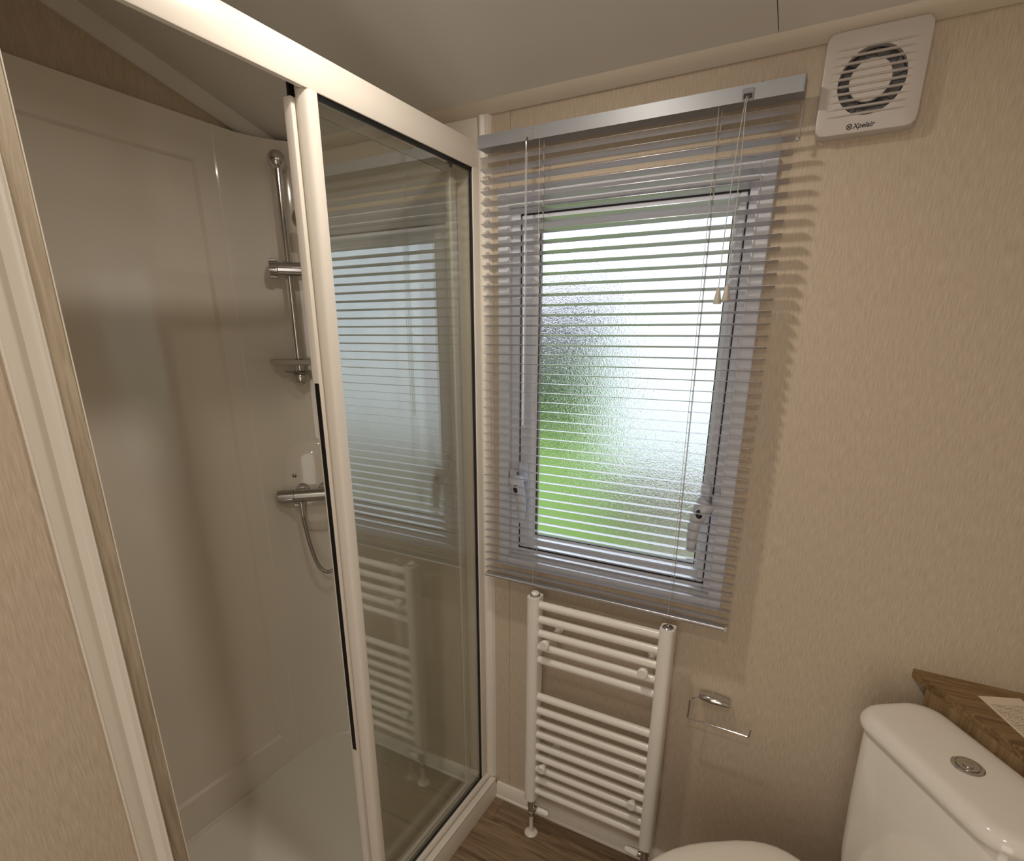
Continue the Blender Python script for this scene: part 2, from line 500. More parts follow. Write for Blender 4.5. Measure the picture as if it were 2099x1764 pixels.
# headrail: folded channel open at the top
prism(bm, [(-0.074, 1.9105), (-0.074, 1.936), (-0.072, 1.936), (-0.072, 1.9125), (-0.037, 1.9125), (-0.037, 1.936), (-0.035, 1.936), (-0.035, 1.9105)],
      lambda a, b, h: Vector((h, a, b)), 0.036, 0.702)
obj('headrail', bm, 'headrail', bl)
bm = bmesh.new()
box(bm, 0.7022, 0.7040, -0.076, -0.033, 1.909, 1.938, bev=.0005, seg=1)
box(bm, 0.7022, 0.7034, -0.040, -0.034, 1.848, 1.909)
box(bm, 0.698, 0.7034, -0.040, -0.034, 1.846, 1.851)
obj('end_bracket', bm, 'headrail', bl, 'grey metal bracket on the end')
obj('wand_bracket', B(.158, .178, -0.0765, -0.070, 1.909, 1.930, bev=.001, seg=1), 'clear_plastic', bl)
lock = obj('cord_lock', B(.602, .622, -0.0765, -0.070, 1.909, 1.930, bev=.001, seg=1), 'clear_plastic', bl)
bm = bmesh.new(); box(bm, .605, .619, -.078, -.0762, 1.914, 1.921); obj('slot', bm, 'black', lock)
bm = bmesh.new(); lathe(bm, (.632, -.060, 1.9365), (0, 0, 1), [(0, .004), (.003, .004), (.005, .002), (.005, 0)], 12)
obj('screw', bm, 'brushed', bl)
# slats
NS = 46; P0 = 1.892; PITCH = 0.02262; SL = 0.665; SW = 0.025; TILT = math.radians(7.0)
def tilt_at(z):
    t = min(max((z - 1.42) / (1.89 - 1.42), 0.0), 1.0)
    return math.radians(7.5 + 4.0 * t)
bm = bmesh.new()
nseg = 6; half = SW / 2
prof = []
for i in range(nseg + 1):
    a = -half + SW * i / nseg
    prof.append((a, 0.0016 * (1 - (a / half) ** 2)))
lo_ = [(a, b - .0003) for a, b in prof][::-1]
def cornerx(a):   # rounded slat ends
    e = max(0.0, abs(a) - (half - .004)); return 0.0012 * (e / .004) ** 2 * 3
ring0 = prof + lo_
for sgn in (-1,):
    vs0 = [bm.verts.new((-SL / 2 + cornerx(a), a, b)) for a, b in ring0]
    vs1 = [bm.verts.new((SL / 2 - cornerx(a), a, b)) for a, b in ring0]
    n = len(ring0)
    for i in range(n): bm.faces.new((vs0[i], vs0[(i + 1) % n], vs1[(i + 1) % n], vs1[i]))
    bm.faces.new(vs0); bm.faces.new(vs1)
slat0 = obj('slat', bm, 'slat', bl, raw=True)
slat0.location = Vector((0.3665, -0.0545, P0)) - L0
slat0.rotation_euler = (-tilt_at(P0), 0, 0)
for i in range(1, NS):
    s = slat0.copy(); COL.objects.link(s); s.parent = bl
    s.location = Vector((0.3665, -0.0545, P0 - PITCH * i)) - L0
    s.rotation_euler = (-tilt_at(P0 - PITCH * i) + random.uniform(-.015, .015), 0, random.uniform(-.0008, .0008))
zb = P0 - PITCH * NS + 0.008
bm = bmesh.new(); prism(bm, rrect(.0115, .0045, .003, 3), lambda a, b, h: Vector((h, -0.0545 + a, zb - .006 + b)), 0.036, 0.698)
br = obj('bottom_rail', bm, 'slat', bl)
for x in (0.034, 0.693): obj('end_cap', B(x, x + .007, -0.0665, -0.0425, zb - .0115, zb - .0005, bev=.001, seg=1), 'tassel', br)
for lx in (0.191, 0.562):
    bm = bmesh.new()
    yf_, yb_ = -0.0545 - .0128, -0.0545 + .0128
    tube(bm, [(lx, -.068, 1.911), (lx, yf_, 1.89), (lx, yf_ , zb)], .00055, 5)
    tube(bm, [(lx, -.042, 1.911), (lx, yb_, 1.89), (lx, yb_, zb)], .00055, 5)
    for i in range(NS):
        z = P0 - PITCH * i - .0008
        dz = math.sin(tilt_at(P0 - PITCH * i)) * .0128
        tube(bm, [(lx, yf_, z + dz), (lx, yb_, z - dz)], .0004, 4)
    tube(bm, [(lx + .004, -.0545, 1.911), (lx + .004, -.0545, zb)], .0007, 5)
    obj('ladder_cord', bm, 'cord', bl)
for (xa, xb, ze) in ((0.610, 0.6005, 1.592), (0.613, 0.616, 1.597)):
    bm = bmesh.new()
    tube(bm, smooth_pts([(xa, -.078, 1.917), (xa - .001, -.084, 1.895), ((xa + xb) / 2, -.087, 1.83), (xb, -.089, 1.70), (xb, -.090, ze)], 6), .0008, 6)
    c = obj('pull_cord', bm, 'cord', bl)
    bm = bmesh.new(); lathe(bm, (xb, -.090, ze + .004), (0, 0, -1), [(0, .0028), (.002, .0038), (.026, .0078), (.028, .0076), (.028, 0)], 16)
    obj('tassel', bm, 'tassel', c)
bm = bmesh.new(); tube(bm, [(0.165, -.080, 1.888), (0.1655, -.083, 1.50), (0.166, -.084, 1.295)], .0030, 8)
wnd = obj('tilt_wand', bm, 'clear_plastic', bl)
bm = bmesh.new(); tube(bm, smooth_pts([(0.165, -.076, 1.915), (0.165, -.081, 1.905), (0.165, -.080, 1.886)], 4), .0022, 8)
obj('wand_hook', bm, 'brushed', wnd)

# ------------------------------------------------------------------ extractor fan
FX, FZ, FW, FH = 0.8035, 1.925, 0.0775, 0.0775
fan = thing('extractor_fan', 'square white wall extractor fan with round grille and printed maker name', 'fan', (FX, 0.0, FZ))
FY = -0.030
f = lambda a, b, h: Vector((FX + a, h, FZ + b))
bm = bmesh.new()
NC = 72
def rsq(hx, r):
    out = []
    for k_ in range(NC):
        a = 2 * PI * (k_ + .5) / NC; ca, sa = math.cos(a), math.sin(a); lo_r, hi_r = 0.0, hx * 1.5
        for _ in range(30):
            m_ = (lo_r + hi_r) / 2; x_, z_ = abs(m_ * ca), abs(m_ * sa)
            qx, qz = x_ - (hx - r), z_ - (hx - r)
            d_ = math.hypot(max(qx, 0), max(qz, 0)) + min(max(qx, qz), 0) - r
            if d_ > 0: hi_r = m_
            else: lo_r = m_
        out.append((lo_r * ca, lo_r * sa))
    return out
outl = rsq(FW, 0.014)
# cover shell: side wall, bevel, front face with a round opening
R_O, R_I = 0.0510, 0.0320
nO = len(outl)
def circ(r, n, dz=-0.001): return [(r * math.cos(2 * PI * (k_ + .5) / NC), r * math.sin(2 * PI * (k_ + .5) / NC) + dz) for k_ in range(NC)]
ringsv = []
for (poly, yy) in ((outl, 0.0), (outl, FY + .004), (rsq(FW - .0012, .013), FY + .0012), (rsq(FW - .004, .011), FY), (circ(R_O, nO), FY), (circ(R_O - .001, nO), FY + .012)):
    ringsv.append([bm.verts.new(f(p[0], p[1], yy)) for p in poly])
for i in range(len(ringsv) - 1):
    for t in range(nO):
        bm.faces.new((ringsv[i][t], ringsv[i][(t + 1) % nO], ringsv[i + 1][(t + 1) % nO], ringsv[i + 1][t]))
cover = obj('cover', bm, 'fan_white', fan)
bm = bmesh.new(); lathe(bm, (FX, 0, FZ - .001), (0, -1, 0), [(0.002, 0), (0.002, .054), (.017, .054), (.017, .0515), (.006, .0515), (.006, 0)], 40)
obj('duct', bm, 'fan_grey', fan)
bm = bmesh.new()
for kk in range(7):
    a = kk * 2 * PI / 7 + .2
    pts = []
    r0, r1, wd = .018, .049, .5
    q = []
    for rr, tw in ((r0, .7), (r1, .35)):
        for s in (-1, 1):
            ang = a + s * wd * .5 + (.25 if rr == r1 else 0)
            q.append((Vector((FX + rr * math.cos(ang), -0.012 - s * .0045 * tw * 1.5, FZ + .001 + rr * math.sin(ang)))))
    v = [bm.verts.new(x) for x in (q[0], q[1], q[3], q[2])]
    bm.faces.new(v)
    v2 = [bm.verts.new(x + Vector((0, .0012, 0))) for x in (q[0], q[1], q[3], q[2])]
    bm.faces.new(v2)
    for i in range(4): bm.faces.new((v[i], v[(i + 1) % 4], v2[(i + 1) % 4], v2[i]))
obj('impeller', bm, 'fan_grey', fan)
bm = bmesh.new(); lathe(bm, (FX - .002, -.012, FZ), (0, -1, 0), [(0, .029), (.0150, .0322), (.0172, .0312), (.0176, 0)], 32)
obj('hub', bm, 'fan_white', fan)
for i in range(10):
    z = FZ + .0490 - i * .0109
    x0, x1 = FX - .066, FX + .064
    bm = bmesh.new()
    sec = [(FY - .0022, z + .0004), (FY - .0022, z - .0004), (FY + .0006, z - .0014), (FY + .0006, z + .0030)]
    a = [bm.verts.new((x0, FY + .0003, z)) for _ in range(1)]
    m0 = [bm.verts.new((x0 + .018, p[0], p[1])) for p in sec]; m1 = [bm.verts.new((x1 - .018, p[0], p[1])) for p in sec]
    e = bm.verts.new((x1, FY + .0003, z))
    for t in range(4):
        bm.faces.new((m0[t], m0[(t + 1) % 4], m1[(t + 1) % 4], m1[t]))
        bm.faces.new((a[0], m0[t], m0[(t + 1) % 4])); bm.faces.new((e, m1[(t + 1) % 4], m1[t]))
    obj('louvre', bm, 'fan_white', fan)
def text(s, size, loc, parent, name, m, shear=0.0, rz=0.0, rx=PI / 2):
    c = bpy.data.curves.new(name, 'FONT'); c.body = s; c.size = size; c.extrude = .0002; c.shear = shear; c.offset = size * .018
    c.materials.append(M[m])
    tmp = bpy.data.objects.new(name, c); COL.objects.link(tmp)
    bpy.context.view_layer.update()
    me = bpy.data.meshes.new_from_object(tmp.evaluated_get(bpy.context.evaluated_depsgraph_get()))
    bpy.data.objects.remove(tmp)
    o = bpy.data.objects.new(name, me); COL.objects.link(o); o.parent = parent
    o.location = Vector(loc) - ROOT[parent.name]; o.rotation_euler = (rx, 0, rz)
    return o
text('Xpelair', .0108, (FX - .017, FY - .0002, FZ - .0705), cover, 'maker_name', 'print', .25)
bm = bmesh.new()
lc = (FX - .0225, FY - .0002, FZ - .0672)
tube(bm, [(lc[0] + .0041 * math.cos(a * PI / 12), lc[1], lc[2] + .0041 * math.sin(a * PI / 12)) for a in range(24)], .0006, 5, close=True)
tube(bm, [(lc[0] - .0028, lc[1], lc[2] + .0020), (lc[0], lc[1], lc[2]), (lc[0] + .0028, lc[1], lc[2] + .0016)], .0007, 5)
tube(bm, [(lc[0] - .0022, lc[1], lc[2] - .0024), (lc[0], lc[1], lc[2]), (lc[0] + .0022, lc[1], lc[2] - .0026)], .0007, 5)
obj('maker_emblem', bm, 'print', cover)

# ------------------------------------------------------------------ towel radiator
RX0, RX1 = 0.190, 0.586
rad = thing('towel_radiator', 'white ladder towel radiator with fourteen bars on the wall under the window', 'radiator', (0.388, -0.085, 0.0))
def column(x0, x1):
    bm = bmesh.new()
    xc = (x0 + x1) / 2; hw = (x1 - x0) / 2
    poly = [(xc - hw, -.068), (xc - hw, -.096)] + [(xc - hw * math.cos(t * PI / 10), -.096 - .012 * math.sin(t * PI / 10)) for t in range(1, 10)] + [(xc + hw, -.096), (xc + hw, -.068), (xc + hw - .004, -.064), (xc - hw + .004, -.064)]
    prism(bm, poly, lambda a, b, h: Vector((a, b, h)), .145, .834)
    return obj('column', bm, 'radiator', rad)
column(RX0, RX0 + .035); column(RX1 - .035, RX1)
BZ = [.811, .768, .7255, .6835, .6415, .519, .4735, .4315, .390, .3475, .306, .2645, .2235, .181]
bm = bmesh.new(); tube(bm, [(-.1665, 0, 0), (.1665, 0, 0)], .0113, 18)
bar0 = obj('bar', bm, 'radiator', rad, raw=True)
for i, z in enumerate(BZ):
    b_ = bar0 if i == 0 else bar0.copy()
    if i: COL.objects.link(b_); b_.parent = rad
    b_.location = Vector((0.388, -0.0865, z)) - Vector(rad.location)
for (x, z) in ((.250, .705), (.523, .705), (.250, .286), (.523, .286)):
    bm = bmesh.new()
    lathe(bm, (x, -.100, z), (0, -1, 0), [(0, .010), (.004, .0135), (.012, .0135), (.0145, .0115), (.0145, 0)], 24)
    c = obj('bracket_cap', bm, 'radiator', rad)
    bm = bmesh.new(); lathe(bm, (x, 0, z), (0, -1, 0), [(0, .0125), (.012, .0125), (.016, .008), (.102, .007), (.102, 0)], 18)
    obj('wall_stud', bm, 'radiator', c)
bm = bmesh.new(); lathe(bm, (RX0 + .0175, -.084, .832), (0, 0, 1), [(0, .0125), (.004, .0125), (.006, .010), (.008, .0115), (.011, .0115), (.014, .008), (.014, .003), (.011, .0028), (.011, 0)], 20)
obj('air_vent', bm, 'radiator', rad)
bm = bmesh.new(); lathe(bm, (RX0 + .0175, -.084, .833), (0, 0, 1), [(0, .0138), (.0045, .0138), (.0045, 0)], 20); obj('vent_nut', bm, 'brushed', rad)
bm = bmesh.new(); lathe(bm, (RX1 - .0175, -.084, .832), (0, 0, 1), [(0, .0138), (.0035, .0138), (.005, .012), (.005, .006), (.003, .005), (.003, 0)], 20)
obj('blanking_plug', bm, 'chrome', rad, 'chrome blanking plug')
def valve(x, s):
    bm = bmesh.new()
    lathe(bm, (x, -.084, .147), (0, 0, -1), [(0, .0115), (.010, .0115), (.012, .009), (.018, .009), (.020, .0125), (.036, .0125), (.040, .010), (.056, .010), (.058, .0120), (.072, .0120), (.076, .007), (.076, 0)], 18)
    tube(bm, [(x, -.084, .102), (x + s * .022, -.083, .102)], .008, 12)
    v = obj('valve', bm, 'chrome', rad, 'chrome valve')
    bm = bmesh.new(); d = Vector((s, .06, -.02)).normalized()
    lathe(bm, Vector((x + s * .019, -.083, .102)), d, [(0, .0085), (.003, .0115), (.030, .0105), (.038, .0085), (.040, .006), (.040, 0)], 18)
    obj('valve_cap', bm, 'radiator', v)
    bm = bmesh.new(); tube(bm, [(x, -.084, .08), (x, -.084, 0.0)], .0065, 12)
    lathe(bm, (x, -.084, 0), (0, 0, 1), [(0, .021), (.003, .0205), (.006, .015), (.008, .008), (.008, 0)], 24)
    obj('pipe_collar', bm, 'plastic', rad)
valve(RX0 + .0175, 1); valve(RX1 - .0175, -1)

# ------------------------------------------------------------------ toilet roll holder
rh = thing('toilet_roll_holder', 'empty chrome wire toilet roll holder on the wall right of the radiator', 'roll holder', (0.70, 0, 0.61))
bm = bmesh.new()
pts = [(.651, -.026, .633), (.660, -.026, .6325), (.683, -.027, .632), (.704, -.026, .631), (.723, -.026, .6295), (.7275, -.026, .629)]
tube(bm, pts, .01, 16, True, [.0045, .0085, .0105, .0095, .0070, .0045])
for v in bm.verts: v.co.y = -.014 + (v.co.y + .026) * 1.2 if v.co.y > -.026 else v.co.y
obj('mount', bm, 'chrome', rh)
bm = bmesh.new(); tube(bm, [(.689, 0, .631), (.689, -.028, .631)], .0085, 14); obj('post', bm, 'chrome', rh)
bm = bmesh.new()
tube(bm, smooth_pts([(.655, -.028, .633), (.647, -.040, .6345), (.641, -.051, .636), (.6375, -.0548, .6365), (.6352, -.0555, .634), (.6348, -.0555, .628), (.6345, -.0555, .610), (.6342, -.0555, .590), (.6345, -.0555, .5825),
     (.638, -.0555, .5795), (.646, -.0555, .5792), (.70, -.0555, .579), (.770, -.0555, .578), (.7780, -.0555, .5782), (.7818, -.0555, .5815), (.7826, -.0555, .587), (.783, -.0555, .599)], 4), .0021, 8)
obj('wire', bm, 'chrome', rh)

# ------------------------------------------------------------------ toilet set diagonally
TC = Vector((1.123, -0.245, 0)); TD = Vector((.566, -.824, 0)); TN = Vector((-.824, -.566, 0))
tp = lambda a, b, z: TC + TD * a + TN * b + Vector((0, 0, z))       # a along the cistern, b out into the room
toi = thing('toilet', 'white ceramic close coupled toilet with the lid closed beside the wood corner shelf', 'toilet', tuple(TC + TN * .2))
def blob(hx, hy, r, zs, cb=0.0, seg=8):
    """rounded-rectangle loft; zs list of (z, inset)"""
    rings = []
    for z, ins, dz in zs:
        rings.append([tp(p[0], p[1] + cb, z) for p in rrect(hx - ins, hy - ins, max(r - ins, .004), seg)])
    return rings
bm = bmesh.new(); loft(bm, blob(.168, .078, .050, [(.40, .020, 0), (.46, .012, 0), (.60, .006, 0), (.764, .003, 0), (.769, .006, 0)], -.002))
cis = obj('cistern', bm, 'ceramic', toi)
bm = bmesh.new()
LT = .802
loft(bm, blob(.178, .087, .062, [(LT - .028, .006, 0), (LT - .0265, .001, 0), (LT - .023, 0, 0), (LT - .018, .0, 0), (LT - .014, .0022, 0), (LT - .007, .0070, 0), (LT - .0025, .0135, 0), (LT - .0005, .021, 0), (LT, .030, 0)], -.002, 10))
lid = obj('cistern_lid', bm, 'ceramic', toi, angle=50)
bc = tp(0.012, 0.0, LT - .001)
bm = bmesh.new(); lathe(bm, bc, (0, 0, 1), [(0, .0245), (.002, .0245), (.0035, .0225), (.0035, .019), (.002, .0185), (.002, 0)], 36); fb = obj('flush_button', bm, 'chrome', lid, 'round chrome dual flush button')
bm = bmesh.new(); lathe(bm, bc + Vector((0, 0, .0015)), (0, 0, 1), [(0, .0178), (.003, .0172), (.0036, .015), (.0022, .009), (.0022, .0085), (.0042, .008), (.0050, .005), (.0052, 0)], 32); obj('inner_button', bm, 'chrome', fb)
# seat lid outline (D shape)
def dshape(length, hw, b0, n=40, ins=0.0):
    out = []
    b1 = b0 + length
    cb = b0 + length * .46
    for i in range(n):
        t = 2 * PI * i / n; c, s = math.cos(t), math.sin(t)
        if s >= 0: e = 2.05; bb = (b1 - cb - ins)
        else: e = 3.4; bb = (cb - b0 - ins)
        a = (hw - ins) * math.copysign(abs(c) ** (2 / (e if s >= 0 else 2.8)), c)
        b = cb + bb * math.copysign(abs(s) ** (2 / e), s)
        out.append((a, b))
    return out
SB, SLN, SHW = .128, .455, .196
bm = bmesh.new()
loft(bm, [[tp(a, b, z) for a, b in dshape(SLN, SHW, SB, ins=i_)] for z, i_ in ((.418, .004), (.421, 0), (.432, 0), (.440, .004), (.4445, .012), (.4475, .030), (.449, .070), (.4495, .12))])
obj('seat_lid', bm, 'seat', toi, angle=50)
bm = bmesh.new()
loft(bm, [[tp(a, b, z) for a, b in dshape(SLN, SHW - .002, SB, ins=i_)] for z, i_ in ((.398, .004), (.401, 0), (.413, 0), (.416, .004))])
obj('seat_ring', bm, 'seat', toi)
bm = bmesh.new()
prof = [(.397, 1.0, 0.0), (.375, 1.0, 0.0), (.33, .93, .01), (.25, .75, .04), (.15, .62, .08), (.05, .60, .09), (0.0, .64, .08)]
loft(bm, [[tp(a * s * .97, (SB - .05) + (b - (SB - .05)) * (s * .5 + .5) * .98, z) for a, b in dshape(SLN + .05, SHW, SB - .06)] for z, s, d in prof])
obj('pan', bm, 'ceramic', toi)
bm = bmesh.new()
loft(bm, [[tp(p[0], p[1] + .03, z) for p in rrect(.150 - i_, .120 - i_, .03, 5)] for z, i_ in ((.30, .05), (.36, .008), (.392, 0), (.400, .006))])
obj('pan_shelf', bm, 'ceramic', toi)
for s in (-1, 1):
    bm = bmesh.new(); lathe(bm, tp(s * .075 - .016, .128, .422), TD, [(0, .009), (.032, .009)], 14); obj('hinge', bm, 'seat', toi)

# ------------------------------------------------------------------ corner shelf unit behind the cistern
sh = thing('corner_shelf', 'triangular wood effect corner shelf unit behind the toilet cistern', 'shelf', (1.25, -0.15, 0))
p0 = Vector((1.087, -.030)); dd = Vector((.566, -.824)); nn = Vector((.824, .566))
tE = (XR - .002 - p0.x) / dd.x
pe = p0 + dd * tE
bm = bmesh.new()
poly = [(1.072, -.0005), (1.076, -.014), (p0.x, p0.y), (pe.x, pe.y), (XR - .001, -.0005)]
prism(bm, poly, lambda a, b, h: Vector((a, b, h)), .815, .833)
obj('shelf_top', bm, 'shelf_wood', sh)
q0 = p0 + nn * .002 ; q1 = pe + nn * .002
bm = bmesh.new()
a0 = q0 + dd * .01
prism(bm, [(a0.x, a0.y), (q1.x - .012, q1.y + .017), (q1.x - .004, q1.y + .034), (a0.x + .013, a0.y + .009)], lambda a, b, h: Vector((a, b, h)), 0.0, .815)
o = obj('front_panel', bm, 'panel_wood', sh)
# leaflet lying on the shelf
def leaflet_mat():
    m = mat('leaflet', srgb(226, 212, 192), .7)
    nt = m.node_tree; N = nt.nodes; L = nt.links; b = N['Principled BSDF']
    tc = N.new('ShaderNodeTexCoord'); sp = N.new('ShaderNodeSeparateXYZ')
    L.new(tc.outputs['Object'], sp.inputs[0])
    wv = N.new('ShaderNodeMath'); wv.operation = 'MULTIPLY'; wv.inputs[1].default_value = 2 * PI / .0046
    L.new(sp.outputs['Y'], wv.inputs[0])
    sn = N.new('ShaderNodeMath'); sn.operation = 'SINE'; L.new(wv.outputs[0], sn.inputs[0])
    g1 = N.new('ShaderNodeMath'); g1.operation = 'GREATER_THAN'; g1.inputs[1].default_value = .35; L.new(sn.outputs[0], g1.inputs[0])
    no = N.new('ShaderNodeTexNoise'); no.inputs['Scale'].default_value = 1.0
    mp = N.new('ShaderNodeMapping'); mp.inputs['Scale'].default_value = (700, 217, 1)
    L.new(tc.outputs['Object'], mp.inputs[0]); L.new(mp.outputs[0], no.inputs['Vector'])
    g2 = N.new('ShaderNodeMath'); g2.operation = 'GREATER_THAN'; g2.inputs[1].default_value = .47; L.new(no.outputs[0], g2.inputs[0])
    # margins
    ax = N.new('ShaderNodeMath'); ax.operation = 'ABSOLUTE'; L.new(sp.outputs['X'], ax.inputs[0])
    g3 = N.new('ShaderNodeMath'); g3.operation = 'LESS_THAN'; g3.inputs[1].default_value = .0335; L.new(ax.outputs[0], g3.inputs[0])
    g4 = N.new('ShaderNodeMath'); g4.operation = 'LESS_THAN'; g4.inputs[1].default_value = .040; L.new(sp.outputs['Y'], g4.inputs[0])
    g5 = N.new('ShaderNodeMath'); g5.operation = 'GREATER_THAN'; g5.inputs[1].default_value = -.058; L.new(sp.outputs['Y'], g5.inputs[0])
    cur = g1
    for g in (g2, g3, g4, g5):
        mm = N.new('ShaderNodeMath'); mm.operation = 'MULTIPLY'; L.new(cur.outputs[0], mm.inputs[0]); L.new(g.outputs[0], mm.inputs[1]); cur = mm
    mx = N.new('ShaderNodeMix'); mx.data_type = 'RGBA'
    mx.inputs['A'].default_value = srgb(226, 212, 192); mx.inputs['B'].default_value = srgb(120, 105, 88)
    L.new(cur.outputs[0], mx.inputs['Factor']); L.new(mx.outputs['Result'], b.inputs['Base Color'])
    return m
M['leaflet'] = leaflet_mat()
bm = bmesh.new(); box(bm, -.0385, .0385, -.065, .065, 0, .0005)
lf = obj('leaflet', bm, 'leaflet'); lf.location = (1.232, -.100, .8331); lf.rotation_euler = (0, 0, math.radians(22))
tag(lf, 'small white printed paper leaflet lying on the wood corner shelf', 'leaflet')

# ------------------------------------------------------------------ shower lining
RC = 0.20
def liner_path(off=0.0):
    # starts at the near end of the left side, runs to the screen; the step marks the joint of the corner moulding
    P = [(WX + off, -.985), (WX + off, -.244), (WX + .0020 + off, -.240)]
    x_ = WX + .0020 + off
    c = (x_ + RC - off, -RC)
    P.append((x_, -RC))
    for i in range(1, 16):
        a = PI - (PI / 2) * i / 16
        P.append((c[0] + (RC - off) * math.cos(a), c[1] + (RC - off) * math.sin(a) - .005 * (i / 16)))
    P.append((c[0], -.005 - off)); P.append((-.006, -.005 - off))
    return P
bm = bmesh.new()
ZB, ZT = .045, 2.016
path = liner_path()
# side with recessed panel
fr = [(-.985, -.930), (-.930, -.296), (-.296, -.244)]
def q(a, b, c, d): bm.faces.new([bm.verts.new(Vector(p)) for p in (a, b, c, d)])
ry0, ry1, rz0, rz1, rd, rs = -.930, -.296, .176, 1.924, .010, .007
X_ = WX
q((X_, -.985, ZB), (X_, ry0, ZB), (X_, ry0, ZT), (X_, -.985, ZT))
q((X_, ry1, ZB), (X_, -.244, ZB), (X_, -.244, ZT), (X_, ry1, ZT))
q((X_, ry0, ZB), (X_, ry1, ZB), (X_, ry1, rz0), (X_, ry0, rz0))
q((X_, ry0, rz1), (X_, ry1, rz1), (X_, ry1, ZT), (X_, ry0, ZT))
i_ = (ry0 + rs, ry1 - rs, rz0 + rs, rz1 - rs); Xi = X_ - rd
q((X_, ry0, rz0), (X_, ry1, rz0), (Xi, i_[1], i_[2]), (Xi, i_[0], i_[2]))
q((X_, ry0, rz1), (X_, ry1, rz1), (Xi, i_[1], i_[3]), (Xi, i_[0], i_[3]))
q((X_, ry0, rz0), (X_, ry0, rz1), (Xi, i_[0], i_[3]), (Xi, i_[0], i_[2]))
q((X_, ry1, rz0), (X_, ry1, rz1), (Xi, i_[1], i_[3]), (Xi, i_[1], i_[2]))
q((Xi, i_[0], i_[2]), (Xi, i_[1], i_[2]), (Xi, i_[1], i_[3]), (Xi, i_[0], i_[3]))
for i in range(1, len(path) - 1):
    (xa, ya), (xb, yb) = path[i], path[i + 1]
    q((xa, ya, ZB), (xb, yb, ZB), (xb, yb, ZT), (xa, ya, ZT))
# top ledge back to the wall
for i in range(len(path) - 1):
    (xa, ya), (xb, yb) = path[i], path[i + 1]
    q((xa, ya, ZT), (xb, yb, ZT), (xb if i > 16 else -.679, -.0005 if i > 16 else yb, ZT), (xa if i > 16 else -.679, ya if i <= 16 else -.0005, ZT)) if i < 3 or i > 17 else q((xa, ya, ZT), (xb, yb, ZT), (-.679, -.0005, ZT), (-.679, -.0005, ZT + .0001))
bmesh.ops.remove_doubles(bm, verts=bm.verts, dist=1e-5)
ln = obj('shower_wall_lining', bm, 'liner', angle=20)
tag(ln, 'cream moulded shower wall lining with a recessed panel and a curved corner', 'shower wall')
# return lining at the near end, hidden behind the jamb
# shower tray
tray = thing('shower_tray', 'cream moulded shower tray with a rounded far corner under the glass screen', 'shower tray', (-.35, -.5, 0))
def tray_out(ins):
    P = [(-.052, -.984), (WX + ins, -.984), (WX + ins, -RC)]
    for i in range(1, 13):
        a = PI - (PI / 2) * i / 12
        P.append((WX + RC + (RC - ins) * math.cos(a), -RC + (RC - ins) * math.sin(a) - .006 * i / 12))
    P += [(-.052, -.006 - ins)]
    return P
bm = bmesh.new()
loft(bm, [[(p[0], p[1], z) for p in tray_out(i_)] for z, i_ in ((0.0, .002), (.046, .0005), (.0475, .001))])
obj('tray_rim', bm, 'tray', tray)
bm = bmesh.new()
pp_ = tray_out(.0005)[1:]
inn = tray_out(.010)[1:]
r3 = []
for (a, z) in ((pp_, .060), (tray_out(.006)[1:], .059), (inn, .049), (tray_out(.016)[1:], .0476)):
    r3.append([bm.verts.new((p[0], p[1], z)) for p in a])
for i in range(3):
    for t in range(len(pp_) - 1): bm.faces.new((r3[i][t], r3[i][t + 1], r3[i + 1][t + 1], r3[i + 1][t]))
obj('upstand', bm, 'tray', tray)

# ------------------------------------------------------------------ shower screen
ss = thing('shower_screen', 'white framed shower enclosure with a tall fixed glass panel beside the window wall', 'shower screen', (0, -.5, 0))
bm = bmesh.new()
prism(bm, [(0.0, 1.887), (0.001, 1.889), (0.001, 1.9405), (0.0, 1.9425), (-.041, 1.9425), (-.041, 1.906), (-.039, 1.906), (-.039, 1.930), (-.010, 1.930), (-.010, 1.887)],
      lambda a, b, h: Vector((a, h, b)), -.957, -.006)
obj('header_rail', bm, 'frame_white', ss)
bm = bmesh.new()
prism(bm, [(-.048, .046), (.009, .046), (.0105, .060), (.009, .074), (.003, .083), (-.012, .0835), (-.012, .070), (-.022, .070), (-.022, .082), (-.026, .082), (-.026, .070), (-.043, .070), (-.043, .080), (-.048, .080)],
      lambda a, b, h: Vector((a, h, b)), -.957, -.006)
obj('bottom_track', bm, 'frame_white', ss)
bm = bmesh.new(); prism(bm, [(.0165, 0), (.036, 0), (.036, .067), (.033, .073), (.0165, .075)], lambda a, b, h: Vector((a, h, b)), -.985, -.0125)
obj('kerb', bm, 'plastic', ss)
bm = bmesh.new(); box(bm, .0155, .0358, -.985, -.0125, .072, .0775, bev=.0012, seg=2); obj('kerb_edging', bm, 'frame_white', ss)
# wall channel on the window wall
bm = bmesh.new()
box(bm, -.048, .0005, -.040, -.0055, .080, 1.888, bev=.0015)
obj('wall_channel', bm, 'frame_white', ss)
bm = bmesh.new()
prism(bm, [(.0005, 0), (.0005, -.012), (.006, -.013), (.012, -.010), (.015, -.0085), (.018, -.010), (.023, -.009), (.026, -.005), (.029, 0)], lambda a, b, h: Vector((a, b, h)), .058, 2.0)
obj('cover_strip', bm, 'frame_white', ss)
# jamb channel on the left partition
bm = bmesh.new()
cy = -.9903
prism(bm, [(.0, cy - .0105)] + [(.0115 * (0.5 - 0.5 * math.cos(PI * t / 12)), cy - .0105 + .0115 * t / 12) for t in range(1, 13)] + [(.0112, cy + .0040), (.0118, cy + .0060), (.0130, cy + .0072), (.0118, cy + .0088), (0.0, cy + .0090)],
      lambda a, b, h: Vector((a, b, h)), .0785, 2.20)
obj('jamb_channel', bm, 'frame_white', ss, angle=60)
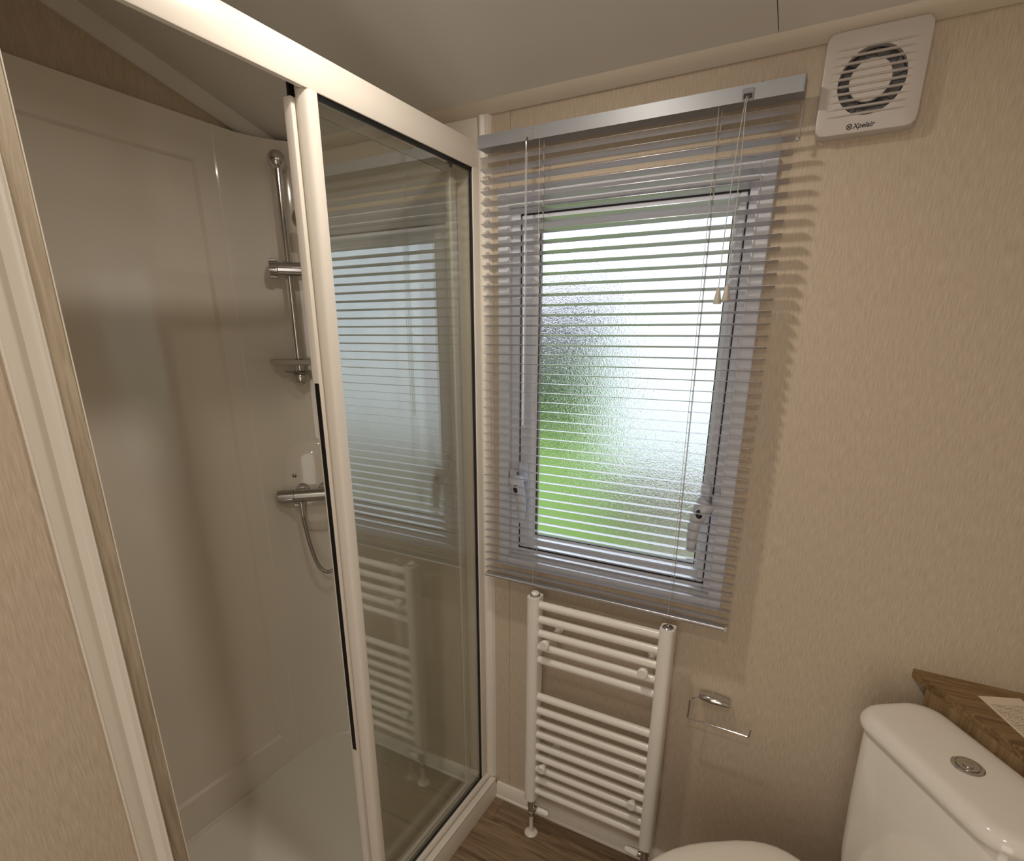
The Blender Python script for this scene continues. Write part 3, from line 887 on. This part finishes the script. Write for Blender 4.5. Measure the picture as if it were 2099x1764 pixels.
# fixed panel stile
def stile(bm, x, ya, yb, z0, z1):
    w_ = yb - ya
    prof = [(x - .0225, ya + .001), (x - .0215, ya), (x - .016, ya + .0012), (x - .010, ya + .0028), (x - .005, ya + .0050), (x - .0018, ya + .0075), (x, ya + .0105), (x + .0005, yb - .004), (x - .0005, yb), (x - .0225, yb)]
    prism(bm, prof, lambda a, b, h: Vector((a, b, h)), z0, z1)
bm = bmesh.new(); stile(bm, .001, -.5425, -.5150, .083, 1.8865)
obj('stile', bm, 'frame_white', ss, angle=60)
fg = obj('glass_panel', B(-.009, -.005, -.5175, -.039, .083, 1.887), 'glass', ss)
bm = bmesh.new()
box(bm, -.0095, -.0030, -.5165, -.040, 1.8790, 1.8872); box(bm, -.0095, -.0030, -.5165, -.040, .0834, .0905); box(bm, -.0095, -.0030, -.0465, -.0400, .0835, 1.887)
obj('glazing_seal', bm, 'black', ss)

sd = thing('sliding_door', 'framed glass shower door slid open behind the fixed glass panel, black strip on its edge', 'shower door', (-.035, -.33, .083))
bm = bmesh.new()
yb_, ya_ = -.528, -.5505
prof = [(-.0405, ya_), (-.0255, ya_), (-.0242, ya_ + .0008), (-.0240, ya_ + .0125), (-.0245, yb_), (-.0405, yb_)]
prism(bm, prof, lambda a, b, h: Vector((a, b, h)), .083, 1.876)
obj('door_stile', bm, 'frame_white', sd, angle=40)
obj('handle_strip', B(-.0360, -.0252, ya_ - .0012, ya_ + .002, .575, 1.418, bev=.0005, seg=1), 'black', sd, 'long black strip')
bm = bmesh.new(); box(bm, -.040, -.027, -.095, -.073, .083, 1.878, bev=.001); obj('closing_stile', bm, 'frame_white', sd)
bm = bmesh.new(); box(bm, -.038, -.029, yb_, -.095, 1.868, 1.885); obj('top_rail', bm, 'frame_white', sd)
bm = bmesh.new(); box(bm, -.038, -.029, yb_, -.095, .084, .092); obj('bottom_rail', bm, 'frame_white', sd)
bm = bmesh.new(); box(bm, -.036, -.030, -.546, -.534, 1.870, 1.912, bev=.001); box(bm, -.036, -.030, -.094, -.080, 1.870, 1.912, bev=.001); obj('roller', bm, 'black', sd)
obj('door_glass', B(-.0355, -.0315, yb_, -.095, .092, 1.868), 'glass', sd)

# ------------------------------------------------------------------ shower fittings in the curved corner
DO = Vector((-.561, -.099, 0)); DA = Vector((.70711, .70711, 0)); DN = Vector((.70711, -.70711, 0))
dg = lambda s, n, z: DO + DA * s + DN * n + Vector((0, 0, z))      # s along the corner, n out of it; wall face at about n = -0.053
WN = -.058
rs_ = -.024
rr_ = thing('riser_rail', 'chrome shower riser rail with slider and soap dish in the shower corner', 'shower rail', tuple(dg(rs_, WN, 1.4)))
bm = bmesh.new(); tube(bm, [dg(rs_, 0, 1.388), dg(rs_, 0, 1.945)], .0112, 20); obj('rail', bm, 'chrome', rr_)
def knob(z, s):
    bm = bmesh.new()
    lathe(bm, dg(rs_, .014, z), DN * -1, [(-.006, 0), (-.004, .012), (.001, .0200), (.010, .0240), (.018, .0225), (.025, .016), (.031, .0115), (.052, .0115), (.058, .020), (.066, .020)], 24)
    return obj('rail_end', bm, 'chrome', rr_)
knob(1.955, 1); knob(1.384, -1)
bm = bmesh.new()
tube(bm, [dg(-.070, .006, 1.684), dg(.050, .006, 1.684)], .0195, 24)
lathe(bm, dg(-.074, .006, 1.684), DA, [(0, .019), (.0015, .0240), (.021, .0245), (.023, .0200), (.027, .0200)], 24)
sl = obj('slider', bm, 'chrome', rr_)
bm = bmesh.new()
for i in range(10):
    a = i * 2 * PI / 10; c = dg(-.064, .006, 1.684); u, v = frame_of(DA)
    pt = c + (u * math.cos(a) + v * math.sin(a)) * .0240
    tube(bm, [pt - DA * .009, pt + DA * .009], .0028, 6)
obj('grip_rib', bm, 'chrome', sl)
# soap dish
bm = bmesh.new()
rg = []
for z, g in ((1.422, -.020), (1.426, -.004), (1.436, 0), (1.438, -.002), (1.438, -.006), (1.431, -.012)):
    rg.append([dg(-.028 + p[0], .012 + p[1], z) for p in rrect(.076 + g, .055 + g, .048 + g, 8)])
loft(bm, rg); obj('soap_dish', bm, 'soap', rr_, 'translucent white soap dish')
bm = bmesh.new(); tube(bm, smooth_pts([dg(-.064, .020, 1.404), dg(-.045, .022, 1.402), dg(-.030, .024, 1.404), dg(-.010, .022, 1.398), dg(.005, .018, 1.404)], 5), .0022, 8)
tube(bm, [dg(rs_, .0, 1.398) + Vector((.0105 * math.cos(a * PI / 8), .0105 * math.sin(a * PI / 8), 0)) for a in range(16)], .0022, 6, close=True)
obj('hose_ring', bm, 'brushed', rr_)

hs = thing('shower_handset', 'chrome shower handset with ribbed metal hose hanging in the shower corner', 'shower head', tuple(dg(.03, .02, 1.0)))
bm = bmesh.new()
tube(bm, smooth_pts([dg(.050, .022, 1.655), dg(.047, .036, 1.72), dg(.040, .058, 1.79)], 6), .0105, 14)
obj('handle', bm, 'chrome', hs)
bm = bmesh.new(); hd = (DN * .8 - DA * .1 + Vector((0, 0, -.55))).normalized()
lathe(bm, dg(.036, .050, 1.815), hd, [(0, 0), (.002, .016), (.010, .028), (.018, .031), (.024, .031), (.025, .028), (.025, 0)], 28)
obj('head', bm, 'chrome', hs)
# hose: from the mixer outlet down, round and up to the handset
hp = smooth_pts([dg(-.064, .012, .985), dg(-.063, .013, .955), dg(-.058, .014, .90), dg(-.049, .014, .84), dg(-.036, .012, .785), dg(-.018, .014, .757), dg(.004, .014, .753),
                 dg(.028, .014, .775), dg(.048, .016, .83), dg(.060, .018, .95), dg(.068, .022, 1.15), dg(.066, .024, 1.42), dg(.056, .022, 1.60), dg(.050, .022, 1.66)], 22)
# resample evenly so that each ring of the metal hose is even
ln_ = [0.0]
for i in range(1, len(hp)): ln_.append(ln_[-1] + (hp[i] - hp[i - 1]).length)
tot = ln_[-1]; nst = int(tot / .00135); res_ = []; j = 0
for i in range(nst + 1):
    d = tot * i / nst
    while j < len(ln_) - 2 and ln_[j + 1] < d: j += 1
    t = (d - ln_[j]) / max(1e-9, ln_[j + 1] - ln_[j]); res_.append(hp[j].lerp(hp[j + 1], t))
bm = bmesh.new(); tube(bm, res_, .006, 10, True, [.0066 if i % 3 else .0056 for i in range(len(res_))])
obj('hose', bm, 'brushed', hs, angle=80)
bm = bmesh.new(); tube(bm, [dg(-.064, .012, .990), dg(-.063, .0125, .955)], .0085, 14); obj('hose_nut', bm, 'chrome', hs)

# moulded mounting plate in the corner with the mixer on it
pl = thing('mounting_plate', 'round raised cream plate behind the mixer valve in the shower corner', 'plate', tuple(dg(-.005, WN, 1.03)))
bm = bmesh.new()
RG = []
for n_, rx_, rz_ in ((WN - .01, .128, .160), (WN + .010, .127, .158), (WN + .018, .122, .151), (WN + .022, .117, .143), (WN + .030, .103, .122), (WN + .0335, .098, .116), (WN + .0345, .092, .110)):
    RG.append([dg(-.023 + rx_ * math.cos(2 * PI * k_ / 56), n_, 1.035 + rz_ * math.sin(2 * PI * k_ / 56)) for k_ in range(56)])
loft(bm, RG)
obj('plate', bm, 'liner', pl)
bm = bmesh.new(); lathe(bm, dg(-.078, WN + .0335, 1.080), DN, [(0, .0065), (.003, .0065), (.005, .004), (.0055, 0)], 16)
obj('screw', bm, 'brushed', pl, 'grey domed screw')
mx = thing('shower_mixer', 'chrome thermostatic bar mixer valve on the raised plate in the shower corner', 'shower valve', tuple(dg(0, WN, 1.02)))
bm = bmesh.new(); tube(bm, [dg(-.082, .010, 1.020), dg(.036, .010, 1.020)], .0200, 28); body = obj('body', bm, 'brushed', mx)
for s in (-1, 1):
    bm = bmesh.new()
    a = -.023 + s * .059; lathe(bm, dg(a, .010, 1.020), DA * s, [(0, .0185), (.001, .0210), (.047, .0205), (.0485, .0190), (.0485, 0)], 28)
    kn = obj('control_knob', bm, 'brushed', mx)
    bm = bmesh.new(); box(bm, -.020, .020, -.0015, .0015, -.001, .001)
    c = dg(-.023 + s * .085, .0305, 1.016); bmesh.ops.rotate(bm, verts=bm.verts, cent=(0, 0, 0), matrix=Matrix.Rotation(PI / 4, 3, 'Z')); bmesh.ops.translate(bm, verts=bm.verts, vec=c)
    obj('index_mark', bm, 'chrome', kn)
    bm = bmesh.new(); lathe(bm, dg(-.023 + s * .034, WN + .034, 1.032), DN, [(0, .021), (.003, .021), (.006, .017), (.012, .015), (.020, .012)], 24)
    obj('inlet_collar', bm, 'chrome', mx)
bm = bmesh.new(); lathe(bm, dg(-.064, .012, 1.004), (0, 0, -1), [(0, .013), (.004, .013), (.006, .0105), (.018, .0105)], 18)
lathe(bm, dg(-.076, .014, .990), DA * -1, [(-.01, .004), (0, .0055), (.006, .0065), (.009, .004), (.009, 0)], 12)
obj('outlet', bm, 'chrome', mx)

# ------------------------------------------------------------------ ceiling downlights (out of view; the rear one added with the fill lamp)
for nm, L_ in (('near the shower', LAMP), ('added unseen for the rear fill lamp', Vector((0.75, -1.55, 2.30)))):
    zc = ceil_z(L_.y)
    dl = thing('ceiling_downlight', 'small round recessed ceiling downlight ' + nm, 'light', (L_.x, L_.y, zc))
    bm = bmesh.new(); lathe(bm, (L_.x, L_.y, zc + .002), (0, 0, -1), [(0, .047), (.006, .047), (.0085, .044), (.0085, .031), (.005, .030)], 32); obj('bezel', bm, 'chrome', dl)
    bm = bmesh.new(); lathe(bm, (L_.x, L_.y, zc), (0, 0, -1), [(0, .0295), (.004, .0295), (.004, 0)], 32); obj('lens', bm, 'lamp_lens', dl)

# ------------------------------------------------------------------ outside, seen blurred through the obscure glass
GZ = -0.55
lw_ = struct('ground', B(-30, 30, 0.9, 60, GZ - .1, GZ), 'grass')
bm = bmesh.new(); prism(bm, [(.35, .9), (7, .9), (7, 5.3), (-1.0, 5.3)], lambda a, b, h: Vector((a, b, h)), GZ, GZ + .03)
box(bm, -6, 7, .10, 2.7, GZ, GZ + .025)  # unseen strip along the wall, added for bounce and neutral slat undersides
pv = obj('paving', bm, 'paving'); pv['kind'] = 'structure'
def bush(name, lab, cat, cx, cy, cz, sx, sy, sz, m, n=26):
    bm = bmesh.new()
    for i in range(n):
        p = Vector((cx + random.uniform(-1, 1) * sx, cy + random.uniform(-1, 1) * sy, cz + random.uniform(-1, 1) * sz))
        r = bmesh.ops.create_icosphere(bm, subdivisions=2, radius=random.uniform(.25, .42) * min(sz * 1.2, 1.2), matrix=Matrix.Translation(p))
        for v in r['verts']: v.co += Vector((random.uniform(-1, 1), random.uniform(-1, 1), random.uniform(-1, 1))) * .04
    for i in range(5):
        sx_ = cx + (i - 2) * sx * .4
        tube(bm, [(sx_, cy, GZ), (sx_ + .05, cy, cz - sz * .4)], .05, 8)
    o = obj(name, bm, m); tag(o, lab, cat); return o
bush('hedge', 'dark green hedge outside, blurred behind the left part of the window glass', 'hedge', -6.3, 10.3, .28, 2.6, .5, .68, 'hedge_green', 110)
bush('flowering_shrub', 'mauve flowering shrub outside, blurred behind the left part of the window glass', 'shrub', -6.4, 12.2, 1.80, 2.4, .5, .58, 'heather', 90)
cv = thing('white_caravan', 'white static caravan outside, blurred behind the right part of the window glass', 'caravan', (1.2, 5.5, GZ))
obj('body', B(-1.15, 6.5, 4.2, 6.6, GZ + .70, 2.9, bev=.05), 'outside_white', cv)
obj('skirt', B(-1.10, 6.4, 4.25, 6.5, GZ, GZ + .70), 'paving', cv)
bm = bmesh.new(); prism(bm, [(4.0, 2.88), (5.4, 3.4), (6.8, 2.88)], lambda a, b, h: Vector((h, a, b)), -1.3, 6.7); obj('roof', bm, 'paving', cv)
